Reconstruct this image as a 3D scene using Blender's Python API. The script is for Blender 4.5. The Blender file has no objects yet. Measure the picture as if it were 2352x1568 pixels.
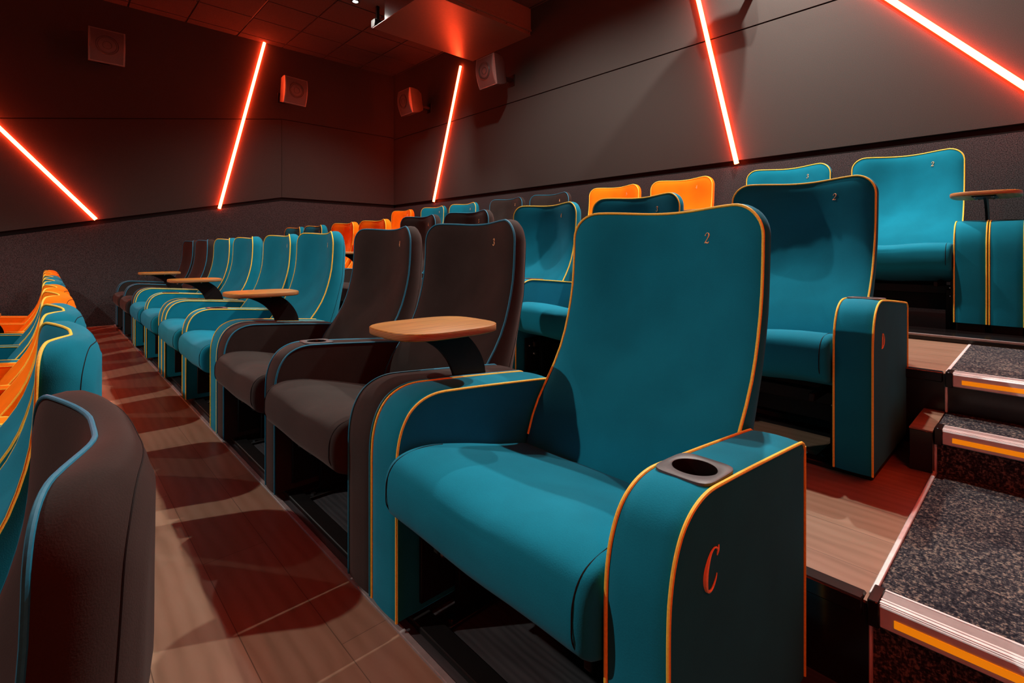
import bpy, math, random
from mathutils import Vector, Matrix
random.seed(7)
S = bpy.context.scene
COL = S.collection
PI = math.pi

# ------------------------------------------------------------------ helpers
def tag(o, label=None, cat=None, group=None, kind=None):
    if label: o['label'] = label
    if cat: o['category'] = cat
    if group: o['group'] = group
    if kind: o['kind'] = kind
    return o

class MB:
    """collects shapes into one mesh"""
    def __init__(s): s.v = []; s.f = []; s.m = []; s.sm = []
    def add(s, vs, fs, mi=0, smooth=True):
        b = len(s.v); s.v += [tuple(v) for v in vs]
        for f in fs:
            s.f.append(tuple(i + b for i in f)); s.m.append(mi); s.sm.append(smooth)
    def box(s, x0, y0, z0, x1, y1, z1, mi=0):
        vs = [(x, y, z) for x in (x0, x1) for y in (y0, y1) for z in (z0, z1)]
        fs = [(0,1,3,2),(4,6,7,5),(0,4,5,1),(2,3,7,6),(0,2,6,4),(1,5,7,3)]
        s.add(vs, fs, mi, False)
    def bbox(s, x0, y0, z0, x1, y1, z1, b=.004, mi=0):
        """box with chamfered edges along every side"""
        vs = []; idx = {}
        xs = (x0, x1); ys = (y0, y1); zs = (z0, z1)
        for i in (0,1):
            for j in (0,1):
                for k in (0,1):
                    sx, sy, sz = (1,-1)[i], (1,-1)[j], (1,-1)[k]
                    for a in range(3):
                        p = [xs[i]+sx*b, ys[j]+sy*b, zs[k]+sz*b]
                        p[a] = (xs[i], ys[j], zs[k])[a]
                        idx[(i,j,k,a)] = len(vs); vs.append(p)
        fs = []
        for a in range(3):
            o1, o2 = [q for q in range(3) if q != a]
            for e in (0,1):
                ring = []
                for u, w in ((0,0),(1,0),(1,1),(0,1)):
                    c = [0,0,0]; c[a] = e; c[o1] = u; c[o2] = w
                    ring.append(idx[(c[0],c[1],c[2],a)])
                fs.append(ring)
        for a in range(3):
            o1, o2 = [q for q in range(3) if q != a]
            for u in (0,1):
                for w in (0,1):
                    c0 = [0,0,0]; c1 = [0,0,0]
                    c0[a] = 0; c1[a] = 1
                    for c in (c0, c1): c[o1] = u; c[o2] = w
                    fs.append([idx[(*c0,o1)], idx[(*c1,o1)], idx[(*c1,o2)], idx[(*c0,o2)]])
        for i in (0,1):
            for j in (0,1):
                for k in (0,1): fs.append([idx[(i,j,k,0)], idx[(i,j,k,1)], idx[(i,j,k,2)]])
        s.add(vs, fs, mi, False)
    def rings(s, rs, close=True, cap0=True, cap1=True, mi=0, smooth=True):
        n = len(rs[0]); vs = [p for r in rs for p in r]; fs = []
        for a in range(len(rs)-1):
            for i in range(n if close else n-1):
                j = (i+1) % n
                fs.append((a*n+i, a*n+j, (a+1)*n+j, (a+1)*n+i))
        if cap0: fs.append(tuple(range(n-1,-1,-1)))
        if cap1: fs.append(tuple(range((len(rs)-1)*n, len(rs)*n)))
        s.add(vs, fs, mi, smooth)
    def tube(s, pts, r, n=8, closed=False, mi=0):
        pts = [Vector(p) for p in pts]; N = len(pts)
        rr = r if isinstance(r, (list, tuple)) else [r]*N
        rs = []; up = None
        for i, p in enumerate(pts):
            if closed: t = pts[(i+1) % N] - pts[i-1]
            else: t = pts[min(i+1,N-1)] - pts[max(i-1,0)]
            t.normalize()
            if up is None:
                up = t.orthogonal().normalized()
            up = (up - t*up.dot(t)).normalized()
            w = t.cross(up)
            rs.append([tuple(p + (up*math.cos(a)+w*math.sin(a))*rr[i]) for a in [2*PI*k/n for k in range(n)]])
        if closed: rs.append(rs[0]); 
        s.rings(rs, True, not closed, not closed, mi)
    def cyl(s, c, axis, r, h, n=20, mi=0, r2=None):
        c = Vector(c); axis = Vector(axis).normalized(); u = axis.orthogonal().normalized(); w = axis.cross(u)
        r2 = r if r2 is None else r2
        rs = [[tuple(c + axis*hh + (u*math.cos(a)+w*math.sin(a))*q) for a in [2*PI*k/n for k in range(n)]] for hh, q in ((0,r),(h,r2))]
        s.rings(rs, mi=mi, smooth=False)
    def mesh(s, name, mats):
        me = bpy.data.meshes.new(name); me.from_pydata(s.v, [], s.f)
        me.polygons.foreach_set('use_smooth', s.sm); me.polygons.foreach_set('material_index', s.m)
        for m in (mats if isinstance(mats, (list, tuple)) else [mats]): me.materials.append(m)
        import bmesh
        bm = bmesh.new(); bm.from_mesh(me)
        bmesh.ops.remove_doubles(bm, verts=bm.verts, dist=1e-6)
        bmesh.ops.recalc_face_normals(bm, faces=bm.faces); bm.to_mesh(me); bm.free()
        try: me.set_sharp_from_angle(angle=math.radians(42))
        except Exception: pass
        return me
    def build(s, name, mats, parent=None, loc=(0,0,0)):
        return link(name, s.mesh(name, mats), parent, loc)

def link(name, me, parent=None, loc=(0,0,0)):
    o = bpy.data.objects.new(name, me); COL.objects.link(o); o.location = loc
    if parent: o.parent = parent
    return o
def empty(name, loc=(0,0,0), rz=0):
    o = bpy.data.objects.new(name, None); COL.objects.link(o); o.location = loc
    o.rotation_euler = (0,0,rz); o.empty_display_size = .1
    return o
def copy_tree(o, parent=None):
    c = o.copy(); COL.objects.link(c); c.parent = parent
    for ch in list(o.children): copy_tree(ch, c)
    return c
def lerp_tab(t, x):
    if x <= t[0][0]: return t[0][1]
    for (a, b), (c, d) in zip(t, t[1:]):
        if x <= c: return b + (d-b)*(x-a)/(c-a)
    return t[-1][1]
def catmull(pts, n=6, closed=False):
    pts = [Vector(p) for p in pts]; out = []; N = len(pts)
    rng = range(N) if closed else range(N-1)
    for i in rng:
        if closed: p0,p1,p2,p3 = pts[i-1],pts[i],pts[(i+1)%N],pts[(i+2)%N]
        else: p0,p1,p2,p3 = pts[max(i-1,0)],pts[i],pts[i+1],pts[min(i+2,N-1)]
        for k in range(n):
            t = k/n
            out.append(.5*((2*p1)+(p2-p0)*t+(2*p0-5*p1+4*p2-p3)*t*t+(3*p1-p0-3*p2+p3)*t**3))
    if not closed: out.append(pts[-1])
    return out

# ------------------------------------------------------------------ materials
class NT:
    def __init__(s, name):
        s.m = bpy.data.materials.new(name); s.m.use_nodes = True
        s.t = s.m.node_tree; s.n = s.t.nodes; s.l = s.t.links
        s.b = s.n['Principled BSDF']
    def new(s, ty, **k):
        nd = s.n.new(ty)
        for a, v in k.items():
            if a in nd.inputs.keys(): nd.inputs[a].default_value = v
            else: setattr(nd, a, v)
        return nd
    def coord(s, scale=(1,1,1), rot=(0,0,0), kind='Object'):
        tc = s.new('ShaderNodeTexCoord'); mp = s.new('ShaderNodeMapping')
        mp.inputs['Scale'].default_value = scale; mp.inputs['Rotation'].default_value = rot
        s.l.new(tc.outputs[kind], mp.inputs['Vector']); return mp.outputs['Vector']
    def noise(s, vec, scale, detail=3, rough=.5):
        nd = s.new('ShaderNodeTexNoise'); nd.inputs['Scale'].default_value = scale
        nd.inputs['Detail'].default_value = detail; nd.inputs['Roughness'].default_value = rough
        s.l.new(vec, nd.inputs['Vector']); return nd.outputs['Fac']
    def ramp(s, fac, stops):
        r = s.new('ShaderNodeValToRGB'); e = r.color_ramp.elements
        while len(e) < len(stops): e.new(.5)
        for q, (p, c) in zip(e, stops): q.position = p; q.color = (*c, 1)
        s.l.new(fac, r.inputs['Fac']); return r.outputs['Color']
    def bump(s, h, strength=.2, dist=.002):
        b = s.new('ShaderNodeBump'); b.inputs['Strength'].default_value = strength
        b.inputs['Distance'].default_value = dist
        s.l.new(h, b.inputs['Height']); s.l.new(b.outputs['Normal'], s.b.inputs['Normal'])
    def set(s, **k):
        for a, v in k.items(): s.b.inputs[a.replace('_', ' ')].default_value = v

def fabric(name, col, sheen=.25, tint=(1,1,1), rough=.85, var=.12, spec=.12):
    t = NT(name); v = t.coord()
    f = t.noise(v, 420, 2); g = t.noise(v, 7, 3)
    mx = t.new('ShaderNodeMath', operation='MULTIPLY_ADD'); t.l.new(f, mx.inputs[0]); mx.inputs[1].default_value = .5
    t.l.new(g, mx.inputs[2])
    lo = tuple(c*(1-var) for c in col); hi = tuple(min(1, c*(1+var)) for c in col)
    t.l.new(t.ramp(mx.outputs[0], [(.45, lo), (.95, hi)]), t.b.inputs['Base Color'])
    t.bump(f, .25, .0015)
    t.set(Roughness=rough, Sheen_Weight=sheen, Sheen_Roughness=.45, Sheen_Tint=(*tint, 1), Specular_IOR_Level=spec)
    return t.m
def plain(name, col, rough=.5, metal=0., spec=.5, nscale=60, var=.1, bump=.05):
    t = NT(name); v = t.coord(); f = t.noise(v, nscale, 3)
    t.l.new(t.ramp(f, [(.3, tuple(c*(1-var) for c in col)), (.7, tuple(min(1, c*(1+var)) for c in col))]), t.b.inputs['Base Color'])
    t.set(Roughness=rough, Metallic=metal, Specular_IOR_Level=spec)
    if bump: t.bump(f, bump, .001)
    return t.m
def emis(name, col, strength):
    t = NT(name); t.set(Base_Color=(*col,1), Emission_Color=(*col,1), Emission_Strength=strength)
    f = t.noise(t.coord(), 3, 1)
    mr = t.new('ShaderNodeMapRange'); mr.inputs['To Min'].default_value = strength*.97; mr.inputs['To Max'].default_value = strength*1.03
    t.l.new(f, mr.inputs['Value']); t.l.new(mr.outputs[0], t.b.inputs['Emission Strength'])
    return t.m

M = {}
M['teal'] = fabric('teal_wool', (.0055, .198, .300), .05, (.8,.8,1), spec=.04)
M['dark'] = fabric('charcoal_wool', (.025, .021, .019), .08, (1,.85,.8), var=.2)
M['orange'] = fabric('orange_wool', (.95, .20, .0015), .08, (1,.7,.3))
M['pipe_yellow'] = plain('yellow_piping', (.95, .68, .08), .55, 0, .3, 200)
M['pipe_blue'] = plain('blue_piping', (.012, .20, .33), .55, 0, .3, 200)
M['thread'] = plain('orange_thread', (1., .62, .30), .5, 0, .4, 300)
M['black'] = plain('black_steel', (.006, .0055, .0055), .5, .0, .22, 40)
M['blackgloss'] = plain('black_gloss_vinyl', (.008, .006, .006), .22, 0, .5, 12)
M['plastic'] = plain('grey_cup_plastic', (.075, .07, .072), .5, 0, .4, 200)
M['steel'] = plain('bolt_steel', (.55, .55, .56), .25, 1., .5, 80)
M['alu'] = plain('ribbed_aluminium', (.85, .84, .84), .38, .25, .5, 30)
M['alu_dark'] = plain('grey_tread_insert', (.27, .245, .24), .6, .2, .5, 60)
M['nosing_orange'] = emis('orange_lit_nosing_insert', (1., .30, .004), .55)
M['seam'] = plain('groove_black', (.004, .003, .003), .8, 0, .2, 30)
M['teal_seam'] = M['dark_seam'] = M['orange_seam'] = M['seam']
M['grille'] = plain('speaker_grille', (.11, .10, .10), .5, .3, .4, 500, .4, .4)
M['cone'] = plain('speaker_cone', (.05,.045,.045), .4, .2, .5, 100)
M['cab'] = plain('speaker_cabinet', (.03,.028,.028), .5, 0, .4, 50)
M['frame_grey'] = plain('speaker_frame', (.20,.185,.18), .4, .2, .5, 50)
M['white'] = plain('lamp_white', (.7,.7,.7), .4)

def wood(name, c1, c2, c3, scale=(1,1,1), rough=.4, plank=.0, spec=.45):
    t = NT(name); v = t.coord(scale)
    n1 = t.noise(v, 3.2, 5, .6)
    w = t.new('ShaderNodeTexWave', wave_type='BANDS', bands_direction='Y'); w.inputs['Scale'].default_value = 2.2
    w.inputs['Distortion'].default_value = 7; w.inputs['Detail'].default_value = 3; w.inputs['Detail Scale'].default_value = 1.1
    t.l.new(v, w.inputs['Vector'])
    mx = t.new('ShaderNodeMath', operation='MULTIPLY_ADD'); t.l.new(w.outputs['Fac'], mx.inputs[0]); mx.inputs[1].default_value = .28; t.l.new(n1, mx.inputs[2])
    col = t.ramp(mx.outputs[0], [(.35, c1), (.62, c2), (.95, c3)])
    if plank:
        tc = t.coord()
        br = t.new('ShaderNodeTexBrick'); br.inputs['Scale'].default_value = 1; br.inputs['Brick Width'].default_value = 1.2
        br.inputs['Row Height'].default_value = plank; br.inputs['Mortar Size'].default_value = .0012
        br.inputs['Color1'].default_value = (.82,.82,.82,1); br.inputs['Color2'].default_value = (1.1,1.1,1.1,1); br.inputs['Mortar'].default_value = (.45,.45,.45,1)
        t.l.new(tc, br.inputs['Vector'])
        m = t.new('ShaderNodeMix', data_type='RGBA', blend_type='MULTIPLY'); m.inputs[0].default_value = 1
        t.l.new(col, m.inputs[6]); t.l.new(br.outputs['Color'], m.inputs[7]); col = m.outputs[2]
    t.l.new(col, t.b.inputs['Base Color']); t.bump(mx.outputs[0], .12, .001)
    t.set(Roughness=rough, Specular_IOR_Level=spec)
    return t.m
M['floor_wood'] = wood('oak_vinyl_plank', (.24,.150,.095), (.30,.19,.125), (.34,.225,.155), (.8,3.5,1), .34, .18)
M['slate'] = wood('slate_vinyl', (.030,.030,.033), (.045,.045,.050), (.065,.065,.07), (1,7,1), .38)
def tray_mat():
    t = NT('plywood_tray'); v = t.coord((1,1,1)); sv = t.coord((9,1.1,1))
    n1 = t.noise(sv, 4, 5, .6)
    w = t.new('ShaderNodeTexWave', wave_type='BANDS', bands_direction='X'); w.inputs['Scale'].default_value = 1.3
    w.inputs['Distortion'].default_value = 5; w.inputs['Detail'].default_value = 3
    t.l.new(sv, w.inputs['Vector'])
    mx = t.new('ShaderNodeMath', operation='MULTIPLY_ADD'); t.l.new(w.outputs['Fac'], mx.inputs[0]); mx.inputs[1].default_value = .25; t.l.new(n1, mx.inputs[2])
    col = t.ramp(mx.outputs[0], [(.35, (.25,.105,.014)), (.9, (.40,.19,.03))])
    w2 = t.new('ShaderNodeTexWave', wave_type='BANDS', bands_direction='Z'); w2.inputs['Scale'].default_value = 75
    t.l.new(v, w2.inputs['Vector'])
    ed = t.ramp(w2.outputs['Fac'], [(.3, (.22,.085,.03)), (.7, (.50,.25,.09))])
    g = t.new('ShaderNodeNewGeometry'); sx = t.new('ShaderNodeSeparateXYZ'); t.l.new(g.outputs['True Normal'], sx.inputs[0])
    ab = t.new('ShaderNodeMath', operation='ABSOLUTE'); t.l.new(sx.outputs['Z'], ab.inputs[0])
    gt = t.new('ShaderNodeMath', operation='GREATER_THAN'); gt.inputs[1].default_value = .5; t.l.new(ab.outputs[0], gt.inputs[0])
    m = t.new('ShaderNodeMix', data_type='RGBA'); t.l.new(gt.outputs[0], m.inputs[0]); t.l.new(ed, m.inputs[6]); t.l.new(col, m.inputs[7])
    t.l.new(m.outputs[2], t.b.inputs['Base Color']); t.set(Roughness=.5, Specular_IOR_Level=.3)
    return t.m
M['tray'] = tray_mat()
def carpet():
    t = NT('woven_carpet'); v = t.coord((1.3, 2.0, 2.0))
    a = t.noise(v, 95, 2, .6); b = t.noise(t.coord((2.4, 1, 1)), 60, 3, .7); c = t.noise(t.coord(), 5, 2)
    mx = t.new('ShaderNodeMath', operation='MULTIPLY'); t.l.new(a, mx.inputs[0]); t.l.new(b, mx.inputs[1])
    m2 = t.new('ShaderNodeMath', operation='MULTIPLY_ADD'); t.l.new(c, m2.inputs[0]); m2.inputs[1].default_value = .12; t.l.new(mx.outputs[0], m2.inputs[2])
    t.l.new(t.ramp(m2.outputs[0], [(.22, (.010,.012,.018)), (.32, (.040,.043,.052)), (.43, (.22,.19,.155))]), t.b.inputs['Base Color'])
    t.bump(mx.outputs[0], .6, .003); t.set(Roughness=.95, Specular_IOR_Level=.1)
    return t.m
M['carpet'] = carpet()
def speckle(name, lo, hi, scale=160, bump=.4):
    t = NT(name); v = t.coord(); a = t.noise(v, scale, 2, .8)
    t.l.new(t.ramp(a, [(.38, lo), (.62, hi)]), t.b.inputs['Base Color']); t.bump(a, bump, .003)
    t.set(Roughness=.95, Specular_IOR_Level=.1); return t.m
M['wall_up'] = speckle('stretched_wall_fabric', (.040,.034,.031), (.052,.045,.042), 240, .15)
M['wall_low'] = speckle('wainscot_carpet', (.018,.015,.016), (.075,.065,.068), 170, .5)
M['ceil'] = speckle('black_ceiling_tile', (.035,.026,.024), (.075,.058,.052), 260, .3)
M['tbar'] = plain('black_ceiling_bar', (.02,.018,.018), .45)
M['duct'] = plain('dark_duct_paint', (.085,.07,.06), .38, 0, .7, 30)
LEDC = (1.0, .052, .013)
M['led'] = emis('red_orange_led_diffuser', LEDC, 85)
M['lampglow'] = emis('downlight_lens', (1,.97,.9), 30)

# ------------------------------------------------------------------ key measures (metres)
CAMZ = .98
XW = -8.41; YW = 4.80; ZC = 4.24; XR = 1.35; YF = -7.0
PITCH_IN = .762; PITCH_OUT = .924
XA = -.268                     # wood / aisle carpet boundary
ZB, ZCF, ZD, ZM, ZE = -.358, 0., .214, .3605, .507
FB, FC, FD, FE = -.70, .655, 1.965, 3.69       # arm front line of every row
EC, ED, EM, EE = -.04, 1.314, 2.245, 2.53      # platform front edges

# ------------------------------------------------------------------ chair shapes (local: x across, y back from the arm front, z up)
HW = .31
PROF = [(.30,.41),(.36,.445),(.43,.468),(.487,.492),(.54,.530),(.60,.578),(.68,.625),(.78,.658),(.87,.677),(.97,.684),(1.12,.687)]
def sm(t): t = max(0, min(1, t)); return t*t*(3-2*t)
def smprof(z):
    return sum(lerp_tab(PROF, z+d) for d in (-.03,-.015,0,.015,.03))/5
def yfront(x, z):
    s = min(1, abs(x)/HW)
    amp = .014 + .056*sm((z-.40)/.45)
    return smprof(z) + amp*(1-sm((s-.12)/.95))
def yrear(x, z):
    side = lerp_tab([(.25,.60),(.33,.62),(.60,.705),(.80,.758),(1.05,.775),(1.15,.775)], z)
    mid = lerp_tab([(.25,.74),(.5,.79),(.8,.82),(1.15,.82)], z)
    s = min(1, abs(x)/HW)
    return side + (mid-side)*(1-s**2.6)
def outline(inset=0., n=10):
    """rounded outline of the back, bottom-left round to bottom-right, closed"""
    hw = HW-inset; top = 1.102-inset; bot = .30+inset*.3; r = .085
    pts = []
    for k in range(14):                       # left side going up
        z = bot + (top-r-bot)*k/14; pts.append((-hw, z))
    for k in range(n+1):
        a = PI - PI/2*k/n; pts.append((-hw+r+r*math.cos(a), top-r+r*math.sin(a)))
    for k in range(1, 16):
        x = -hw+r + (2*hw-2*r)*k/16; pts.append((x, top - .010*math.sin(PI*k/16)**2))
    for k in range(n+1):
        a = PI/2 - PI/2*k/n; pts.append((hw-r+r*math.cos(a), top-r+r*math.sin(a)))
    for k in range(13, -1, -1):
        z = bot + (top-r-bot)*k/14; pts.append((hw, z))
    for k in range(1, 12):
        pts.append((hw-2*hw*k/12, bot))
    return pts
def back_mesh(mats):
    m = MB(); O = outline(); zc = .70
    rs = []
    for c in (.04,.2,.4,.58,.72,.82,.89,.94,.975,.992,1.0):
        r = []
        for x, z in O:
            X = x*c; Z = zc+(z-zc)*c; puff = .013*(1-c**14)
            r.append((X, yfront(X, Z)-puff, Z))
        rs.append(r)
    for frac, ins in ((.12,-.003),(.3,-.005),(.52,-.003),(.70,.006),(.85,.020),(.95,.036),(1.0,.052)):
        P = outline(ins); r = []
        for (x, z), (X0, Z0) in zip(P, O):
            a = yfront(X0, Z0); b = yrear(x, z); r.append((x, a+(b-a)*frac, z))
        rs.append(r)
    P = outline(.052)
    for c in (.97,.9,.75,.55,.3,.05):
        r = []
        for x, z in P:
            X = x*c; Z = zc+(z-zc)*c; r.append((X, yrear(X, Z)+.004, Z))
        rs.append(r)
    m.rings(rs); return m.mesh('backrest', mats)
def back_piping(mat):
    m = MB(); pts = [(x, yfront(x, z)-.001, z) for x, z in outline(-.001) if z > .38]
    # open path: from bottom-left up and round to bottom-right
    m.tube(pts, .0040, 8); return m.mesh('piping', mat)
def back_seam(mat):
    m = MB(); P = outline(.0225)
    pts = []
    for (x, z), (X0, Z0) in zip(P, outline()):
        if z < .45: continue
        a = yfront(X0, Z0); b = yrear(x, z); pts.append((x, a+(b-a)*.87-.0005, z))
    m.tube(pts, .0016, 5); return m.mesh('rear_seam', mat)
def seat_mesh(mats):
    m = MB(); W = .316
    base = [(-.040,.345),(-.046,.375),(-.046,.405),(-.040,.434),(-.020,.458),(.014,.470),(.06,.472),(.12,.464),(.22,.440),(.34,.405),(.47,.372),(.50,.34),(.49,.27),(.40,.235),(.28,.245),(.16,.268),(.06,.292),(.0,.312),(-.026,.325)]
    base = [(p[0], p[1]) for p in catmull([(a,b,0) for a,b in base], 3, True)]
    cy, cz = .2, .36
    rs = []
    for x, ins in ((-W,.026),(-W+.002,.012),(-W+.008,.004),(-W+.018,.0005),(-W+.036,0),(-.2,0),(-.13,0),(-.06,0),(0,0),(.06,0),(.13,0),(.2,0),(W-.036,0),(W-.018,.0005),(W-.008,.004),(W-.002,.012),(W,.026)):
        r = []
        dish = .014*sm((1-abs(x)/.2)) 
        for y, z in base:
            d = Vector((y-cy, z-cz)); L = d.length; q = max(0, L-ins*1.0)/L
            Y = cy+d.x*q; Z = cz+d.y*q
            if z > .40: Z -= dish*min(1, (z-.40)/.05)
            if y < .0 and z < .44: Y += dish*.35
            if z < .36: Z -= dish*.8
            r.append((x, Y, Z))
        rs.append(r)
    m.rings(rs); return m.mesh('seat_cushion', mats)
def seat_seam(mat, sx):
    m = MB()
    pts = [(sx*.294, -.029, .33),(sx*.294,-.0455,.36),(sx*.294,-.0475,.39),(sx*.294,-.045,.42),(sx*.294,-.030,.449),(sx*.294,.0,.466),(sx*.294,.06,.472),(sx*.294,.12,.464)]
    m.tube(catmull(pts, 4), .0014, 5)
    return m.mesh('seat_seam', mat)
ARMP = [(.0,.030),(.0,.12),(.0,.25),(.0,.36),(.0005,.43),(.005,.478),(.018,.523),(.042,.560),(.078,.583),(.125,.593),(.19,.590),(.30,.581),(.42,.570),(.545,.558),(.572,.553),(.584,.540),(.587,.52),(.587,.30),(.587,.030)]
def arm_path(n=4):
    return [(p[0], p[1]) for p in catmull([(a,b,0) for a,b in ARMP], n)]
def arm_mesh(w, mats):
    m = MB(); P = arm_path(); N = len(P)
    cy, cz = .29, .28
    def ring(x, ins):
        r = []
        for i, (y, z) in enumerate(P):
            a = Vector(P[max(i-1,0)]); b = Vector(P[min(i+1,N-1)]); t = (b-a).normalized(); nrm = Vector((t.y, -t.x))
            q = Vector((y, z)) + nrm*ins; r.append((x, q.x, max(q.y, .03)))
        return r
    h = w/2
    m.rings([ring(-h,.030),ring(-h-.0005,.012),ring(-h+.0005,.003),ring(-h+.004,0),ring(-h*.5,-.003),ring(0,-.004),ring(h*.5,-.003),ring(h-.004,0),ring(h-.0005,.003),ring(h+.0005,.012),ring(h,.030)])
    return m.mesh('armrest', mats)
def arm_piping(w, mat, sides=(-1,1)):
    m = MB(); P = arm_path(5)
    for s in sides:
        m.tube([(s*(w/2+.0005), y-.0005, z) for y, z in P], .0035, 8)
    return m.mesh('armrest_piping', mat)
def cup_plate_mesh(mat):
    m = MB(); n = 40; a0 = .052; b0 = .060; tilt = -.045
    def rr(ax, by, r, k):
        a = 2*PI*k/n; c, s = math.cos(a), math.sin(a); e = 5.
        q = (abs(c)**e+abs(s)**e)**(-1/e); return (ax*c*q, by*s*q)
    def P(x, y, z): return (x, y, z+y*tilt)
    R = .038
    rs = [[P(*rr(a0,b0,0,k), -.002) for k in range(n)], [P(*rr(a0,b0,0,k), .0025) for k in range(n)], [P(*rr(a0-.002,b0-.002,0,k), .0035) for k in range(n)],
          [P(math.cos(2*PI*k/n)*(R+.002), math.sin(2*PI*k/n)*(R+.002), .0035) for k in range(n)],
          [P(math.cos(2*PI*k/n)*R, math.sin(2*PI*k/n)*R, .002) for k in range(n)],
          [P(math.cos(2*PI*k/n)*R, math.sin(2*PI*k/n)*R, -.001) for k in range(n)]]
    m.rings(rs, cap0=False, cap1=False)
    return m.mesh('cup_holder', mat)
def bool_cut(me, c, r, depth):
    m = MB(); m.cyl((c[0], c[1], c[2]-depth), (0,0,1), r, depth+.05, 40); cm = m.mesh('cutter', M['seam'])
    a = bpy.data.objects.new('tmp_a', me); b = bpy.data.objects.new('tmp_b', cm); COL.objects.link(a); COL.objects.link(b)
    md = a.modifiers.new('b', 'BOOLEAN'); md.operation = 'DIFFERENCE'; md.object = b; md.solver = 'EXACT'
    bpy.context.view_layer.update()
    dg = bpy.context.evaluated_depsgraph_get(); out = bpy.data.meshes.new_from_object(a.evaluated_get(dg))
    bpy.data.objects.remove(a); bpy.data.objects.remove(b); out.name = me.name
    return out
def cup_well_mesh(mat):
    m = MB(); n = 40
    rs = [[(math.cos(2*PI*k/n)*r, math.sin(2*PI*k/n)*r, z+math.sin(2*PI*k/n)*r*(-.045 if z > 0 else 0)) for k in range(n)] for r, z in ((.0379,.0032),(.0372,.001),(.0365,-.03),(.034,-.083),(.030,-.086))]
    m.rings(rs, cap0=False, cap1=True)
    return m.mesh('cup_well', mat)
# embroidered characters: strokes in a box 0..1 high, radius factor
GL = {
 '2': [[(.06,.72,1.3),(.10,.88,.7),(.26,.99,.8),(.44,.94,1.1),(.52,.78,1.6),(.44,.56,1.3),(.24,.28,.8),(.05,.04,.8)],[(.05,.05,1.0),(.2,.09,1.5),(.4,.04,1.5),(.50,.07,1.0),(.55,.20,.6)]],
 '3': [[(.07,.80,1.2),(.14,.94,.7),(.30,.99,1),(.45,.89,1.5),(.44,.68,1.4),(.32,.56,.8),(.20,.54,.6)],[(.20,.54,.6),(.38,.50,1),(.52,.32,1.6),(.44,.10,1.4),(.26,.01,.9),(.10,.06,.9),(.04,.20,1.3)]],
 '4': [[(.42,1.,1.),(.22,.62,.6),(.02,.28,.7)],[(.02,.27,.8),(.30,.27,.8),(.56,.27,.8)],[(.42,1.,1.1),(.42,.5,1.4),(.42,.03,1.2)],[(.28,.02,.7),(.42,.02,.8),(.55,.02,.7)]],
 '5': [[(.12,.98,1.2),(.30,.95,1.4),(.50,.98,1.1)],[(.12,.98,.8),(.10,.75,.7),(.08,.54,.7)],[(.08,.54,.7),(.26,.62,.9),(.46,.54,1.3),(.52,.32,1.6),(.42,.09,1.2),(.24,.01,.9),(.07,.08,1.0),(.04,.20,1.2)]],
 '6': [[(.46,.88,1.1),(.34,.99,.7),(.18,.90,1),(.07,.60,1.4),(.06,.32,1.5),(.14,.08,1.1),(.30,.01,.8),(.46,.10,1.2),(.52,.32,1.4),(.44,.54,1.),(.28,.60,.7),(.12,.48,.7)]],
 '7': [[(.05,.80,.9),(.08,.96,1.2),(.3,.94,1.5),(.54,.98,1.0)],[(.54,.98,.7),(.36,.6,1.),(.26,.3,1.4),(.24,.03,1.6)]],
 '8': [[(.29,.54,1),(.12,.68,1.2),(.12,.90,1.1),(.29,1.,.8),(.46,.90,1.1),(.46,.68,1.2),(.29,.54,1),(.07,.36,1.4),(.07,.12,1.3),(.29,0.,.8),(.51,.12,1.3),(.51,.36,1.4),(.29,.54,1)]],
 '9': [[(.48,.50,.7),(.32,.40,.7),(.14,.48,1.),(.06,.68,1.4),(.12,.92,1.2),(.30,1.,.8),(.46,.90,1.1),(.53,.66,1.5),(.50,.34,1.4),(.40,.08,1.),(.22,.0,.7),(.10,.10,1.1)]],
 '1': [[(.14,.84,.7),(.24,.90,.8),(.33,1.,1.)],[(.33,1.,1.3),(.33,.5,1.5),(.33,.04,1.3)],[(.16,.02,.8),(.33,.02,.9),(.50,.02,.8)]],
 '0': [[(.29,1.,.8),(.10,.84,1.2),(.05,.5,1.5),(.10,.16,1.2),(.29,0.,.8),(.48,.16,1.2),(.53,.5,1.5),(.48,.84,1.2),(.29,1.,.8)]],
 'C': [[(.80,.98,.5),(.77,.86,1.0),(.72,.74,.4)],[(.77,.84,.7),(.66,.95,.9),(.48,.99,.7),(.26,.88,1.1),(.08,.60,2.0),(.06,.34,2.2),(.18,.10,1.5),(.38,.0,1.0),(.58,.05,.8),(.72,.20,.6),(.76,.30,.4)]],
 'D': [[(.16,.99,.8),(.30,.99,.8),(.50,.96,.9),(.72,.80,1.3),(.80,.52,1.7),(.72,.22,1.4),(.48,.03,.9),(.26,.0,.8),(.06,.0,.8)],[(.26,.98,1.5),(.21,.5,1.6),(.15,.02,1.5)]],
}
def glyph(text, h, r, place, mat, name, slant=.12):
    m = MB(); off = 0
    for ch in text:
        for st in GL[ch]:
            pts = catmull([(a, b, c) for a, b, c in st], 6)
            P = [place(off+(p.x+slant*p.y)*h*.92, p.y*h) for p in pts]; R = [max(.15, p.z)*r for p in pts]
            m.tube(P, R, 6)
        off += h*.66
    return m.mesh(name, mat)
CACHE = {}
def cached(key, fn):
    if key not in CACHE: CACHE[key] = fn()
    return CACHE[key]
def number_mesh(n):
    t = str(n); h = .030
    w = h*.6*len(t)
    def place(u, v):
        x = .145-w/2+u; z = 1.0+v
        X = x*1.; 
        return (X, yfront(X, z)-.0135, z)
    return glyph(t, h, .0014, place, M['thread'], 'seat_number')
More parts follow.
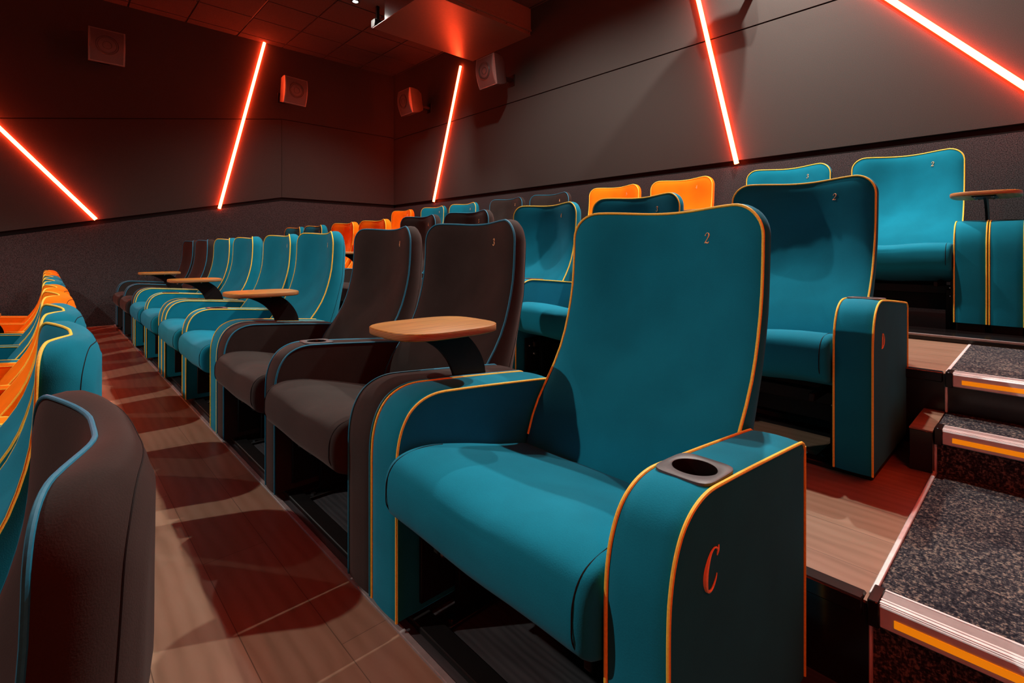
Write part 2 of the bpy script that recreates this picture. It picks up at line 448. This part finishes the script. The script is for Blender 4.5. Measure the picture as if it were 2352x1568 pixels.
def letter_mesh(ch, w):
    h = .064 if ch == 'C' else .050
    y0 = .105 if ch == 'C' else .125; z0 = .432 if ch == 'C' else .43
    return glyph(ch, h, .0021 if ch == 'C' else .0013, lambda u, v: (w/2+.0012, y0+u, z0+v), M['thread'], 'row_letter')
def bracket_mesh():
    """curved flat steel plate from the arm up to the tray"""
    m = MB()
    outer = [(.425,.555),(.418,.600),(.398,.645),(.362,.690),(.318,.722),(.295,.7305)]
    inner = [(.300,.555),(.290,.595),(.266,.640),(.228,.680),(.172,.712),(.110,.7305)]
    O = catmull([(a,b,0) for a,b in outer], 5); I = catmull([(a,b,0) for a,b in inner], 5)
    for sx in (0,):
        t = .006
        rs = []
        for o, i in zip(O, I):
            rs.append([(-t, o.x, o.y), (t, o.x, o.y), (t, i.x, i.y), (-t, i.x, i.y)])
        m.rings(rs, smooth=False)
    m.bbox(-.035,.285,.548,.035,.445,.562,.002)
    m.bbox(-.050,.075,.7235,.050,.285,.7305,.002)
    return m.mesh('tray_bracket', M['black'])
def tray_mesh():
    m = MB(); n = 48; L = .180; W = .150; r = .09; cy = .222
    def pt(ins, k):
        a = 2*PI*k/n; c, s = math.cos(a), math.sin(a); e = 3.4
        q = (abs(c)**e+abs(s)**e)**(-1/e); return ((W-ins)*c*q, cy+(L-ins)*s*q)
    rs = [[(*pt(i, k), z) for k in range(n)] for i, z in ((.006,.7305),(.0015,.7325),(0,.735),(0,.750),(.0015,.7525),(.004,.7535))]
    m.rings(rs, smooth=True); return m.mesh('tray_top', M['tray'])
def tray_bolt():
    m = MB(); m.cyl((0, 0, 0), (0,0,1), .006, .005, 8)
    return m.mesh('tray_bolt', M['steel'])
def foot_mesh(w, low):
    m = MB(); h = w/2-.012
    m.bbox(-h,.05,-low,h,.50,.031,.002)
    m.bbox(-h+.004,.045,-low,h-.004,.51,-low+.008,.001)
    return m.mesh('foot', M['black'])
def mech_mesh(low):
    """black under-seat frame: cross tube, side plates, hinge arms"""
    m = MB()
    m.bbox(-.318,.24,.17,.318,.29,.22,.003)
    for s in (-1,1):
        m.bbox(s*.310-.006,.06,.06,s*.310+.006,.50,.26,.002)
        m.bbox(s*.27-.03,.10,-low,s*.27+.03,.46,-low+.012,.002)
        m.bbox(s*.285-.012,.16,-low+.01,s*.285+.012,.40,.2,.003)
        m.bbox(s*.24-.01,.06,.22,s*.24+.01,.40,.25,.003)
    m.bbox(-.25,.40,.06,.25,.42,.30,.003)
    return m.mesh('seat_frame', M['black'])
def bolt_mesh(kind, s):
    m = MB()
    if kind == 0: m.cyl((0,0,0), (-s,0,0), .012, .008, 12, r2=.009)
    elif kind == 1: m.cyl((0,0,0), (-s,0,0), .008, .006, 10, r2=.006)
    else: m.cyl((0,0,0), (0,0,1), .010, .007, 6)
    return m.mesh('bolt', M['steel'])

WC, WO = .117, .138
def make_seat(c, num, x, yf, zf, colour, label, group, left='outer', right=None, tray=False, letter=None, low=0., cup_left=True, number=True):
    """left / right: kind of armrest this seat owns"""
    root = empty('cinema_seat', (x, yf, zf+low)); tag(root, label, 'cinema seat', group)
    pip = M['pipe_blue'] if colour == 'dark' else M['pipe_yellow']
    fab = M[colour]
    b = link('backrest', cached(('back', colour), lambda: back_mesh(fab)), root)
    link('piping', cached(('bp', colour == 'dark'), lambda: back_piping(pip)), b)
    link('rear_seam', cached('bs', lambda: back_seam(M['seam'])), b)
    if number: link('seat_number', cached(('n', num), lambda: number_mesh(num)), b)
    s = link('seat_cushion', cached(('seat', colour), lambda: seat_mesh(fab)), root)
    for sx in (-1, 1): link('seat_seam', cached(('ss', sx), lambda: seat_seam(M['seam'], sx)), s)
    fr = link('seat_frame', cached(('mech', low), lambda: mech_mesh(low)), root)
    for sx in (-1, 1):
        for kd, p in enumerate(((sx*.303, .13, .165), (sx*.303, .09, .215), (sx*.262, .125, -low+.011))):
            link('bolt', cached(('bolt', kd, sx), lambda: bolt_mesh(kd, sx)), fr, p)
    def arm(kind, side):
        w = WO if kind == 'outer' else WC
        cx = side*(.322+w/2)
        a = link('armrest', cached(('arm', w, colour), lambda: arm_mesh(w-.008, fab) if kind == 'outer' else bool_cut(arm_mesh(w-.008, fab), (0,.185,.5945), .0385, .09)), root, (cx,0,0))
        link('piping', cached(('ap', w, colour == 'dark'), lambda: arm_piping(w-.008, pip)), a)
        link('foot', cached(('foot', w, low), lambda: foot_mesh(w, low)), root, (cx,0,0))
        if kind != 'outer':
            cp = link('cup_holder', cached('cup', lambda: cup_plate_mesh(M['plastic'])), a, (0,.185,.5945))
            link('cup_well', cached('well', lambda: cup_well_mesh(M['blackgloss'])), cp)
        return a, cx, w
    if left: arm(left, -1)
    if right:
        a, cx, w = arm(right, 1)
        if letter: link('row_letter', cached(('L', letter), lambda: letter_mesh(letter, w-.008)), a)
    if tray:
        tx = .322+WO-.02
        br = link('tray_bracket', cached('brk', bracket_mesh), root, (tx,0,0))
        for bx, by in ((-.035,.10),(.035,.10),(-.035,.26),(.035,.26)): link('bolt', cached('tb', tray_bolt), br, (bx, by, .7190))
        link('tray_top', cached('tray', tray_mesh), root, (tx-.0,0,0))
    return root

def row_positions(c2, first_is_end, nums):
    """x centre of each numbered seat; pairs are (2|3,4|5,6..) when first_is_end else (2,3|4,5..)"""
    xs = {}; x = c2; even_first = not first_is_end
    for i, n in enumerate(nums):
        if i == 0: xs[n] = x; continue
        paired = (n % 2 == 0) if first_is_end else (n % 2 == 1)
        x -= PITCH_IN if paired else PITCH_OUT
        xs[n] = x
    return xs

CN = {'teal': 'teal cinema seat with yellow piping', 'dark': 'charcoal cinema seat with blue piping', 'orange': 'orange cinema seat with pale piping'}
# row C : nearest facing row
cols = {2:'teal',3:'dark',4:'dark',5:'teal',6:'teal',7:'teal',8:'teal',9:'dark',10:'dark'}
XC = row_positions(-.808, True, list(range(2, 11)))
labC = {2:'large teal seat numbered 2 in the foreground, letter C on its aisle armrest',
 3:'charcoal seat numbered 3 behind the nearest wooden tray',
 4:'charcoal seat numbered 4, second charcoal one from the foreground teal seat',
 5:'teal seat numbered 5 next to charcoal seat 4, the second tray by its arm',
 6:'teal seat numbered 6 in the middle row, second in its run of four teal ones',
 7:'teal seat numbered 7 in the middle row, third in its run of four teal ones',
 8:'teal seat numbered 8 in the middle row, next to the two far charcoal seats',
 9:'far charcoal seat of the middle row beside the farthest tray',
 10:'last charcoal seat of the middle row, nearest the left wall'}
for n, x in XC.items():
    first = n % 2 == 1
    make_seat('C', n, x, FC, ZCF, cols[n], labC[n], 'seats of the middle row',
              left='centre' if first else 'outer', right=('centre' if n == 2 else ('outer' if first else None)), tray=first,
              letter='C' if n == 2 else None)
# row D
cols = {2:'teal',3:'teal',4:'teal',5:'dark',6:'dark',7:'orange',8:'orange',9:'teal',10:'teal'}
XD = row_positions(-.826, True, list(range(2, 11)))
labD = {2:'teal seat numbered 2 with the letter D on its aisle armrest',
 3:'teal seat numbered 3, shaded, its head seen just over the foreground seat back',
 4:'teal seat numbered 4, seen between charcoal seat 3 and the foreground seat',
 5:'charcoal seat numbered 5 one row up, behind charcoal seat 3',
 6:'charcoal seat numbered 6 one row up, seen between charcoal seats 3 and 4',
 7:'orange seat one row up, head above charcoal seat 4',
 8:'orange seat one row up with its side and tray showing beside charcoal seat 4',
 9:'small teal seat head right above the fourth teal back, beside the orange pair',
 10:'small teal seat head at the far left end of the row one up'}
for n, x in XD.items():
    first = n % 2 == 1
    make_seat('D', n, x, FD, ZD, cols[n], labD[n], 'seats of the row one up',
              left='centre' if first else 'outer', right=('centre' if n == 2 else ('outer' if first else None)), tray=first,
              letter='D' if n == 2 else None)
# row E (along the rear wall, on a plinth)
cols = {1:'teal',2:'teal',3:'teal',4:'orange',5:'orange',6:'dark',7:'dark',8:'teal',9:'teal',10:'orange'}
XE = row_positions(-.685, False, list(range(2, 11))); XE[1] = -.685+PITCH_OUT
labE = {1:'teal seat cut off by the right picture edge in the rear row above the steps',
 2:'brightly lit teal seat numbered 2 in the rear row by the wall, above the steps',
 3:'teal seat numbered 3 in the rear row, top showing behind the row D end seat',
 4:'orange seat numbered 4 in the rear row, larger of the two orange heads at right',
 5:'orange seat numbered 5 in the rear row, smaller orange head behind teal seat 3',
 6:'charcoal seat numbered 6 in the rear row, thin top edge showing by the wall',
 7:'charcoal seat numbered 7 in the rear row under the rear wall band',
 8:'small teal seat numbered 8 in the rear row, right of two small teal heads',
 9:'small teal seat numbered 9 in the rear row, left of two small teal heads',
 10:'small orange seat at the far corner end of the rear row'}
for n, x in XE.items():
    first = n % 2 == 0
    make_seat('E', n, x, FE, ZE, cols[n], labE[n], 'seats of the rear row',
              left='centre' if first else 'outer', right='outer' if first else None, tray=first, low=.045)
# row B (seen from behind at the left)
cols = ['dark','teal','teal','orange','orange','teal','teal','orange','orange']
XB = row_positions(-1.06, True, list(range(2, 11)))
labB = ['large charcoal seat back with blue piping in the left foreground',
 'teal seat back nearest behind the foreground charcoal one at left',
 'second teal seat back at left, between the near teal and the orange ones',
 'nearer orange seat back at left, behind the two teal ones',
 'farther orange seat back of the left pair, smaller and higher up',
 'small teal seat back at left beyond the two orange ones',
 'small teal seat back at left just before the farthest orange one',
 'tiny orange seat back at the far end of the left row',
 'farthest orange seat hidden at the end of the left row']
for i, (n, x) in enumerate(XB.items()):
    first = n % 2 == 1
    make_seat('B', n, x if i else x+.03, FB, ZB if i else ZB-.035, cols[i], labB[i], 'seats of the lower left row',
              left='centre' if first else 'outer', right=('centre' if n == 2 else ('outer' if first else None)), tray=first, number=True)

# ------------------------------------------------------------------ setting
def struct(name, mb, mats, parent=None):
    o = mb.build(name, mats, parent)
    if not parent: o['kind'] = 'structure'
    return o
def slab(x0, y0, x1, y1, ztop, zbot, top, body='blackgloss', th=.006):
    m = MB(); m.box(x0, y0, zbot, x1, y1, ztop-th, 0); m.box(x0, y0+.0005, ztop-th, x1, y1, ztop, 1)
    return struct('floor', m, [M[body], M[top]])
ZBOT = -1.3
m = MB(); m.box(XW, YF, ZBOT-.1, XR, -2.9, ZBOT+.30, 0); struct('floor', m, M['slate'])
slab(XW, -2.9, XA, -1.42, ZB-.30, ZBOT, 'floor_wood')
slab(XW, -1.42, XA, EC, ZB, ZBOT, 'floor_wood')
slab(XW, EC, XA, FC+.010, 0, ZBOT, 'floor_wood')                 # walkway in front of row C
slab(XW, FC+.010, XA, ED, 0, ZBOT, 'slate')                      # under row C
slab(XW, ED, XA, EE, ZD, ZBOT, 'floor_wood')
slab(XW, EE, XR, YW, ZE, ZBOT, 'floor_wood')
slab(XA, -1.42, XR, -.0, ZB, ZBOT, 'carpet')
slab(XA, -.0, XR, 1.335, 0, ZBOT, 'carpet', 'carpet')
slab(XA, 1.335, XR, 2.26, ZD, ZBOT, 'carpet', 'carpet')
slab(XA, 2.26, XR, 2.535, ZM, ZBOT, 'carpet', 'carpet')
m = MB(); m.box(XA, 2.535, ZE-.05, XR, 3.36, ZE+.006, 0); struct('floor', m, M['carpet'])
m = MB(); m.box(XA, 2.534, ZM-.05, XR, 2.54, ZE, 0); struct('floor', m, M['carpet'])
m = MB(); m.bbox(-.336, EM-.02, ZD, XA-.004, EE, ZM-.005, .002); m.box(-.336, EM-.02, ZM-.005, XA-.004, EE, ZM, 1); struct('floor', m, [M['blackgloss'], M['floor_wood']])
m = MB(); m.bbox(XW, 3.40, ZE, XR, YW, ZE+.030, .003); struct('floor', m, M['blackgloss'])
# edge trims
def trim(x0, y0, z0, x1, y1, z1, mat, b=.002):
    m = MB(); m.bbox(x0, y0, z0, x1, y1, z1, b); o = m.build('trim_1', M[mat]); o['kind'] = 'structure'; return o
trim(XW, FC+.006, -.004, XA, FC+.024, .006, 'alu_dark')
trim(XW, ED-.008, ZD-.035, XA-.01, ED+.035, ZD+.004, 'blackgloss', .004)
trim(XW, EE-.008, ZE-.035, XA-.01, EE+.030, ZE+.004, 'blackgloss', .004)
trim(XA-.006, ED+.03, ZD-.002, XA+.006, EM, ZD+.006, 'alu')
trim(XA-.006, EE+.03, ZE-.002, XA+.006, 3.36, ZE+.007, 'alu')
trim(XA-.004, ED+.006, .0, XA+.004, ED+.022, ZD-.03, 'alu')
trim(XA-.004, EE-.012, ZM, XA+.004, EE+.0, ZE-.04, 'alu')
trim(XA-.004, EM+.006, ZD, XA+.004, EM+.016, ZM-.04, 'alu')
trim(XW, 3.392, ZE+.022, XR, 3.402, ZE+.034, 'alu_dark')
# row rails the seats bolt to
def rail(y0, z, x0, x1, label):
    root = empty('mounting_rail', ((x0+x1)/2, y0, z)); tag(root, label, 'rail', 'seat mounting rails')
    L = (x1-x0)/2
    m = MB(); m.bbox(-L, 0, 0, L, .055, .018, .003); m.build('front_bar', M['black'], root)
    m = MB(); m.bbox(-L, .34, 0, L, .40, .018, .003); m.build('rear_bar', M['black'], root)
    return root
rail(FC+.045, 0, -8.0, -.40, 'black steel rail on the floor under the middle row of seats')
rail(FD+.045, ZD, -8.0, -.40, 'black steel rail on the floor under the row one up')

# stair nosings
def nosing(y, z, where):
    root = empty('stair_nosing', ((XA+XR)/2, y, z)); tag(root, 'silver ribbed stair nosing with orange strip, '+where, 'stair nosing', 'stair nosings of the aisle')
    L = (XR-XA)/2
    m = MB(); m.bbox(-L+.018, -.010, .0005, L, .052, .0055, .0012)
    m.bbox(-L+.018, -.014, -.044, L, -.001, .0035, .003)
    for yy in (-.006, .006, .046): m.bbox(-L+.018, yy, .005, L, yy+.006, .0075, .0008)
    m.build('profile', M['alu'], root)
    m = MB(); m.bbox(-L+.018, .014, .0052, L, .044, .0064, .0004); m.build('grey_insert', M['alu_dark'], root)
    m = MB(); m.bbox(-L+.045, -.0165, -.031, L, -.0135, -.015, .0008); m.build('orange_insert', M['nosing_orange'], root)
    m = MB(); m.bbox(-L-.002, -.017, -.048, -L+.019, .055, .009, .002); m.build('end_cap', M['blackgloss'], root)
    return root
nosing(1.325, ZD, 'on the lowest step at the bottom right')
nosing(EM+.012, ZM, 'on the middle step at the right')
nosing(EE, ZE, 'on the top step at the right')

# walls
def wall_left():
    # plane x = XW, with a horizontal rear part and a raked front part; band and groove follow the rake
    ys = 2.782
    def bz(y, z0, sl): return z0 if y >= ys else z0 + (y-ys)*sl
    A = (YF-.5, ys, YW+.3)
    def strip(lo, hi, x, d, mi, m):
        for y0, y1 in ((A[0], ys), (ys, A[2])):
            vs = []
            for y in (y0, y1):
                l = lo(y); h = hi(y)
                vs += [(x,y,l),(x,y,h),(x-d,y,l),(x-d,y,h)]
            m.add(vs, [(0,1,5,4),(2,6,7,3),(1,3,7,5),(0,4,6,2),(0,2,3,1),(4,5,7,6)], mi, False)
    band0 = lambda y: bz(y, 1.775, .2); band1 = lambda y: bz(y, 1.835, .2); gr = lambda y: bz(y, 3.09, .175)
    m = MB(); strip(lambda y: ZBOT-.1, band0, XW+.012, .1, 0, m); struct('wall_left', m, M['wall_low'])
    m = MB(); strip(band0, band1, XW-.03, .05, 0, m); struct('wall_left', m, M['seam'])
    m = MB(); strip(band1, lambda y: gr(y)-.006, XW, .1, 0, m); struct('wall_left', m, M['wall_up'])
    m = MB(); strip(lambda y: gr(y)-.008, lambda y: gr(y)+.008, XW-.012, .05, 0, m); struct('wall_left', m, M['seam'])
    m = MB(); strip(lambda y: gr(y)+.006, lambda y: ZC+.1, XW, .1, 0, m); struct('wall_left', m, M['wall_up'])
    m = MB(); m.box(XW-.001, ys-.003, 1.84, XW+.0008, ys+.003, 3.08); struct('wall_left', m, M['seam'])
wall_left()
m = MB(); m.box(XW, YW-.012, ZBOT, XR, YW+.1, 1.775); struct('wall_back', m, M['wall_low'])
m = MB(); m.box(XW, YW+.03, 1.77, XR, YW+.1, 1.84); struct('wall_back', m, M['seam'])
m = MB(); m.box(XW, YW, 1.835, XR, YW+.1, 3.052); struct('wall_back', m, M['wall_up'])
m = MB(); m.box(XW, YW+.012, 3.05, XR, YW+.1, 3.068); struct('wall_back', m, M['seam'])
m = MB(); m.box(XW, YW, 3.066, XR, YW+.1, ZC+.1); struct('wall_back', m, M['wall_up'])
m = MB(); m.box(XR, YF-.5, ZBOT-.1, XR+.1, YW+.1, ZC+.1); struct('wall_right', m, M['wall_up'])
m = MB(); m.box(XW-.1, YF-.6, ZBOT-.1, XR+.1, YF-.5, ZC+.1); struct('wall_front', m, M['wall_up'])
# ceiling: tiles between bars
m = MB(); gx, gy = .64, .66; x0, y0 = -7.6-2*gx, 2.13-15*gy
m.box(XW-.1, YF-.6, ZC+.012, XR+.1, YW+.1, ZC+.12, 1)
nx = int((XR-XW)/gx)+3; ny = int((YW-YF)/gy)+3
for i in range(-1, nx):
    for j in range(-1, ny):
        a = x0+i*gx; b = y0+j*gy
        X0, X1 = max(a+.010, XW), min(a+gx-.010, XR); Y0, Y1 = max(b+.010, YF-.5), min(b+gy-.010, YW)
        if X1 > X0 and Y1 > Y0: m.box(X0, Y0, ZC, X1, Y1, ZC+.014, 0)
struct('ceiling', m, [M['ceil'], M['tbar']])

# projector bulkhead under the ceiling
root = empty('projector_housing', (-5.4, 3.95, 3.88)); tag(root, 'dark boxed housing hanging from the ceiling against the rear wall, red lit underside', 'projector housing')
bx0, bx1, by0, by1, bz0 = -6.03+5.4, -4.77+5.4, 3.13-3.95, YW-3.95, 0.
m = MB(); m.bbox(bx0, by0, bz0, bx1, by1, bz0+.012, .003); m.bbox(bx0+.01, by0+.60, .012, bx1-.012, by1, ZC-3.88, .003); m.bbox(bx0+.3, by0+.01, .012, bx1-.012, by0+.60, ZC-3.88, .003); m.build('casing', M['duct'], root)
m = MB(); m.bbox(bx1-.014, by0, .05, bx1+.012, by1, .075, .002); m.bbox(bx1-.014, by0, .075, bx1-.002, by1, .36, .002); m.build('side_panel', M['duct'], root)
m = MB()
for y in (-.6, -.1, .4, .8):
    m.cyl((bx1-.004, y, .03), (1,0,0), .006, .012, 8)
m.build('rivet', M['steel'], root)
# small bracket with camera at the housing's left corner
root = empty('ceiling_bracket', (-6.12, 3.25, ZC)); tag(root, 'small black bracket box hanging beside the corner of the ceiling housing', 'bracket')
m = MB(); m.bbox(-.02,-.02,-.20,.02,.02,0,.003); m.build('stem', M['black'], root)
m = MB(); m.bbox(-.05,-.07,-.30,.05,.07,-.19,.008); m.build('head', M['black'], root)

# LED strips
def led(p0, p1, normal, label):
    p0 = Vector(p0); p1 = Vector(p1); nrm = Vector(normal); mid = (p0+p1)/2
    root = empty('light_strip', mid); tag(root, label, 'light strip', 'glowing wall light strips')
    d = (p1-p0); L = d.length; d.normalize(); side = d.cross(nrm).normalized()
    def prism(prof, name, mat):
        m = MB(); r0 = [tuple(-d*L/2 + side*a + nrm*b) for a, b in prof]; r1 = [tuple(d*L/2 + side*a + nrm*b) for a, b in prof]
        m.rings([r0, r1], smooth=False); return m.build(name, mat, root)
    prism([(-.008,0),(-.008,.010),(.008,.010),(.008,0)], 'channel', M['black'])
    prism([(.021*math.cos(a), .026+.018*math.sin(a)) for a in [2*PI*k/16 for k in range(16)]], 'diffuser', M['led'])
nW = (1,0,0); nR = (0,-1,0)
led((XW+.001, 1.887, 1.60), (XW+.001, 2.514, 4.235), nW, 'tall tilted red light strip on the left wall reaching the ceiling')
led((XW+.001, .48, 1.38), (XW+.001, -1.92, 4.235), nW, 'slanting red light strip on the left wall cut by the left picture edge')
led((-7.05, YW-.001, 1.80), (-6.30, YW-.001, 3.878), nR, 'thin red light strip on the rear wall ending under the ceiling housing')
led((-2.01, YW-.001, 1.80), (-2.56, YW-.001, 4.235), nR, 'red light strip on the rear wall above the orange seats')
led((.09, YW-.001, 1.84), (-1.97, YW-.001, 4.235), nR, 'slanting red light strip on the rear wall in the top right corner')
led((XW+.001, -3.2, .9), (XW+.001, -2.5, 4.235), nW, 'added unseen red light strip on the left wall beyond the left picture edge')  # added out of view to feed the red glow in the room
led((XR-.001, 3.2, 1.9), (XR-.001, 2.2, 4.235), (-1,0,0), 'added unseen red light strip on the right wall by the aisle, rear one')  # out of view, added to throw red fill onto the aisle side
led((XR-.001, -1.0, 1.2), (XR-.001, .6, 4.235), (-1,0,0), 'added unseen red light strip on the right wall by the aisle, front one')  # second added strip out of view, more red fill from the right

# speakers
def speaker(loc, rz, tilt, label, dim=1.):
    root = empty('wall_speaker', loc, rz); tag(root, label, 'speaker', 'surround speakers')
    T = Matrix.Rotation(tilt, 4, 'X')
    def tf(m):
        m.v = [tuple(T @ Vector(v)) for v in m.v]; return m
    hw, hh = .178, .200
    m = MB(); rs = []
    for y, w, z0, z1 in ((0,hw,-hh,hh),(.05,hw-.002,-hh+.002,hh-.002),(.16,.155,-hh+.02,hh-.02),(.25,.10,-hh+.06,hh-.06),(.27,.08,-.13,.13)):
        rs.append([(-w,y,z0),(w,y,z0),(w,y,z1),(-w,y,z1)])
    m.rings(rs, smooth=False); tf(m).build('cabinet', M['cab'], root)
    m = MB(); rs = []                                   # bowed front frame and grille
    n = 12
    for k in range(n+1):
        z = -hh + 2*hh*k/n; b = -.045*math.cos(PI*(k/n-.5)*.9) 
        rs.append([(-hw, .002, z), (-hw, b, z), (-hw+.018, b-.003, z), (-hw+.018, b+.004, z), (hw-.018, b+.004, z), (hw-.018, b-.003, z), (hw, b, z), (hw, .002, z)])
    m.rings(rs, smooth=False); tf(m).build('front_frame', M['frame_grey'], root)
    m = MB(); rs = []
    for k in range(n+1):
        z = -hh+.012 + (2*hh-.024)*k/n; b = -.045*math.cos(PI*(k/n-.5)*.9)
        rs.append([(-hw+.019, b+.003, z), (-hw+.019, b-.002, z), (hw-.019, b-.002, z), (hw-.019, b+.003, z)])
    m.rings(rs, smooth=False); g = tf(m).build('grille', M['grille'], root)
    m = MB()
    for R, t in ((.110,.0035),(.092,.0025),(.045,.0025)):
        m.tube([(R*math.cos(a), -.046-.0035+.02*(R*math.sin(a)/hh)**2, R*math.sin(a)+.01) for a in [2*PI*k/36 for k in range(36)]], t, 6, True)
    tf(m).build('cone_ring', M['cone'], root)
    m = MB(); m.bbox(-.03,.20,-.04,.03,.46,.0,.003); m.bbox(-.06,.45,-.10,.06,.47,.06,.003); m.build('wall_bracket', M['black'], root)
    return root
# grille faces local -y
speaker((XW+.46, .56, 3.50), PI/2, .12, 'dim dark speaker high on the left wall near the left picture edge')
speaker((XW+.46, 2.83, 3.44), PI/2+.12, .12, 'black speaker on the left wall between the tall light strip and the corner')
speaker((-5.15, YW-.46, 3.38), 0, .14, 'black speaker on the rear wall just right of the thin light strip')
speaker((-7.22, YW-.46, 3.42), 0, .14, 'unlit black speaker on the rear wall left of the thin light strip')
speaker((-1.86, YW-.46, 3.42), 0, .14, 'black speaker cut off by the top picture edge between two light strips')

# downlights
def downlight(x, y, power, label, size=.035, cone=150, col=(1,.93,.84), blend=.6):
    root = empty('ceiling_downlight', (x, y, ZC)); tag(root, label, 'ceiling light', 'small ceiling downlights')
    m = MB(); n = 24
    m.rings([[(r*math.cos(2*PI*k/n), r*math.sin(2*PI*k/n), z) for k in range(n)] for r, z in ((.055,-.001),(.055,-.006),(.045,-.010),(.036,-.008),(.034,-.002))], cap0=False, cap1=False)
    m.build('trim_ring', M['black'], root)
    m = MB(); m.cyl((0,0,-.006), (0,0,1), .033, .003, 20); m.build('lens', M['lampglow'], root)
    L = bpy.data.lights.new('downlight_beam', 'SPOT'); L.energy = power; L.color = col; L.spot_size = math.radians(cone); L.spot_blend = blend
    L.shadow_soft_size = size
    o = bpy.data.objects.new('downlight_beam', L); COL.objects.link(o); o.parent = root; o.location = (0,0,-.03)
    return root
downlight(-6.19, 2.97, 200, 'bright small ceiling downlight beside the ceiling housing', cone=128)
downlight(-3.60, 3.09, 300, 'ceiling downlight over the middle of the rear rows')
downlight(-1.10, 3.09, 360, 'ceiling downlight over the rear rows near the aisle')
downlight(-1.40, 4.20, 440, 'ceiling downlight close to the rear wall near the aisle')
downlight(-3.60, -2.80, 460, 'ceiling downlight ahead of the lower rows in the middle', cone=127, blend=.16)
downlight(-6.60, -2.80, 130, 'ceiling downlight ahead of the lower rows toward the left wall', cone=127, blend=.3)

# ------------------------------------------------------------------ world, camera, view
w = bpy.data.worlds.new('world'); S.world = w; w.use_nodes = True
w.node_tree.nodes['Background'].inputs[0].default_value = (0,0,0,1)
cam = bpy.data.cameras.new('camera'); co = bpy.data.objects.new('camera', cam); COL.objects.link(co)
cam.sensor_width = 36; cam.lens = 1150/2352*36; cam.shift_y = -209/2352; cam.clip_start = .02
co.location = (0, 0, CAMZ); co.rotation_euler = (PI/2, 0, math.radians(47.0))
S.camera = co
S.view_settings.view_transform = 'Standard'; S.view_settings.look = 'None'
S.view_settings.exposure = 0.; S.view_settings.gamma = 1.; S.view_settings.use_curve_mapping = False
S.cycles.use_denoising = True
S.cycles.max_bounces = 6; S.cycles.diffuse_bounces = 4
S.cycles.sample_clamp_indirect = 4
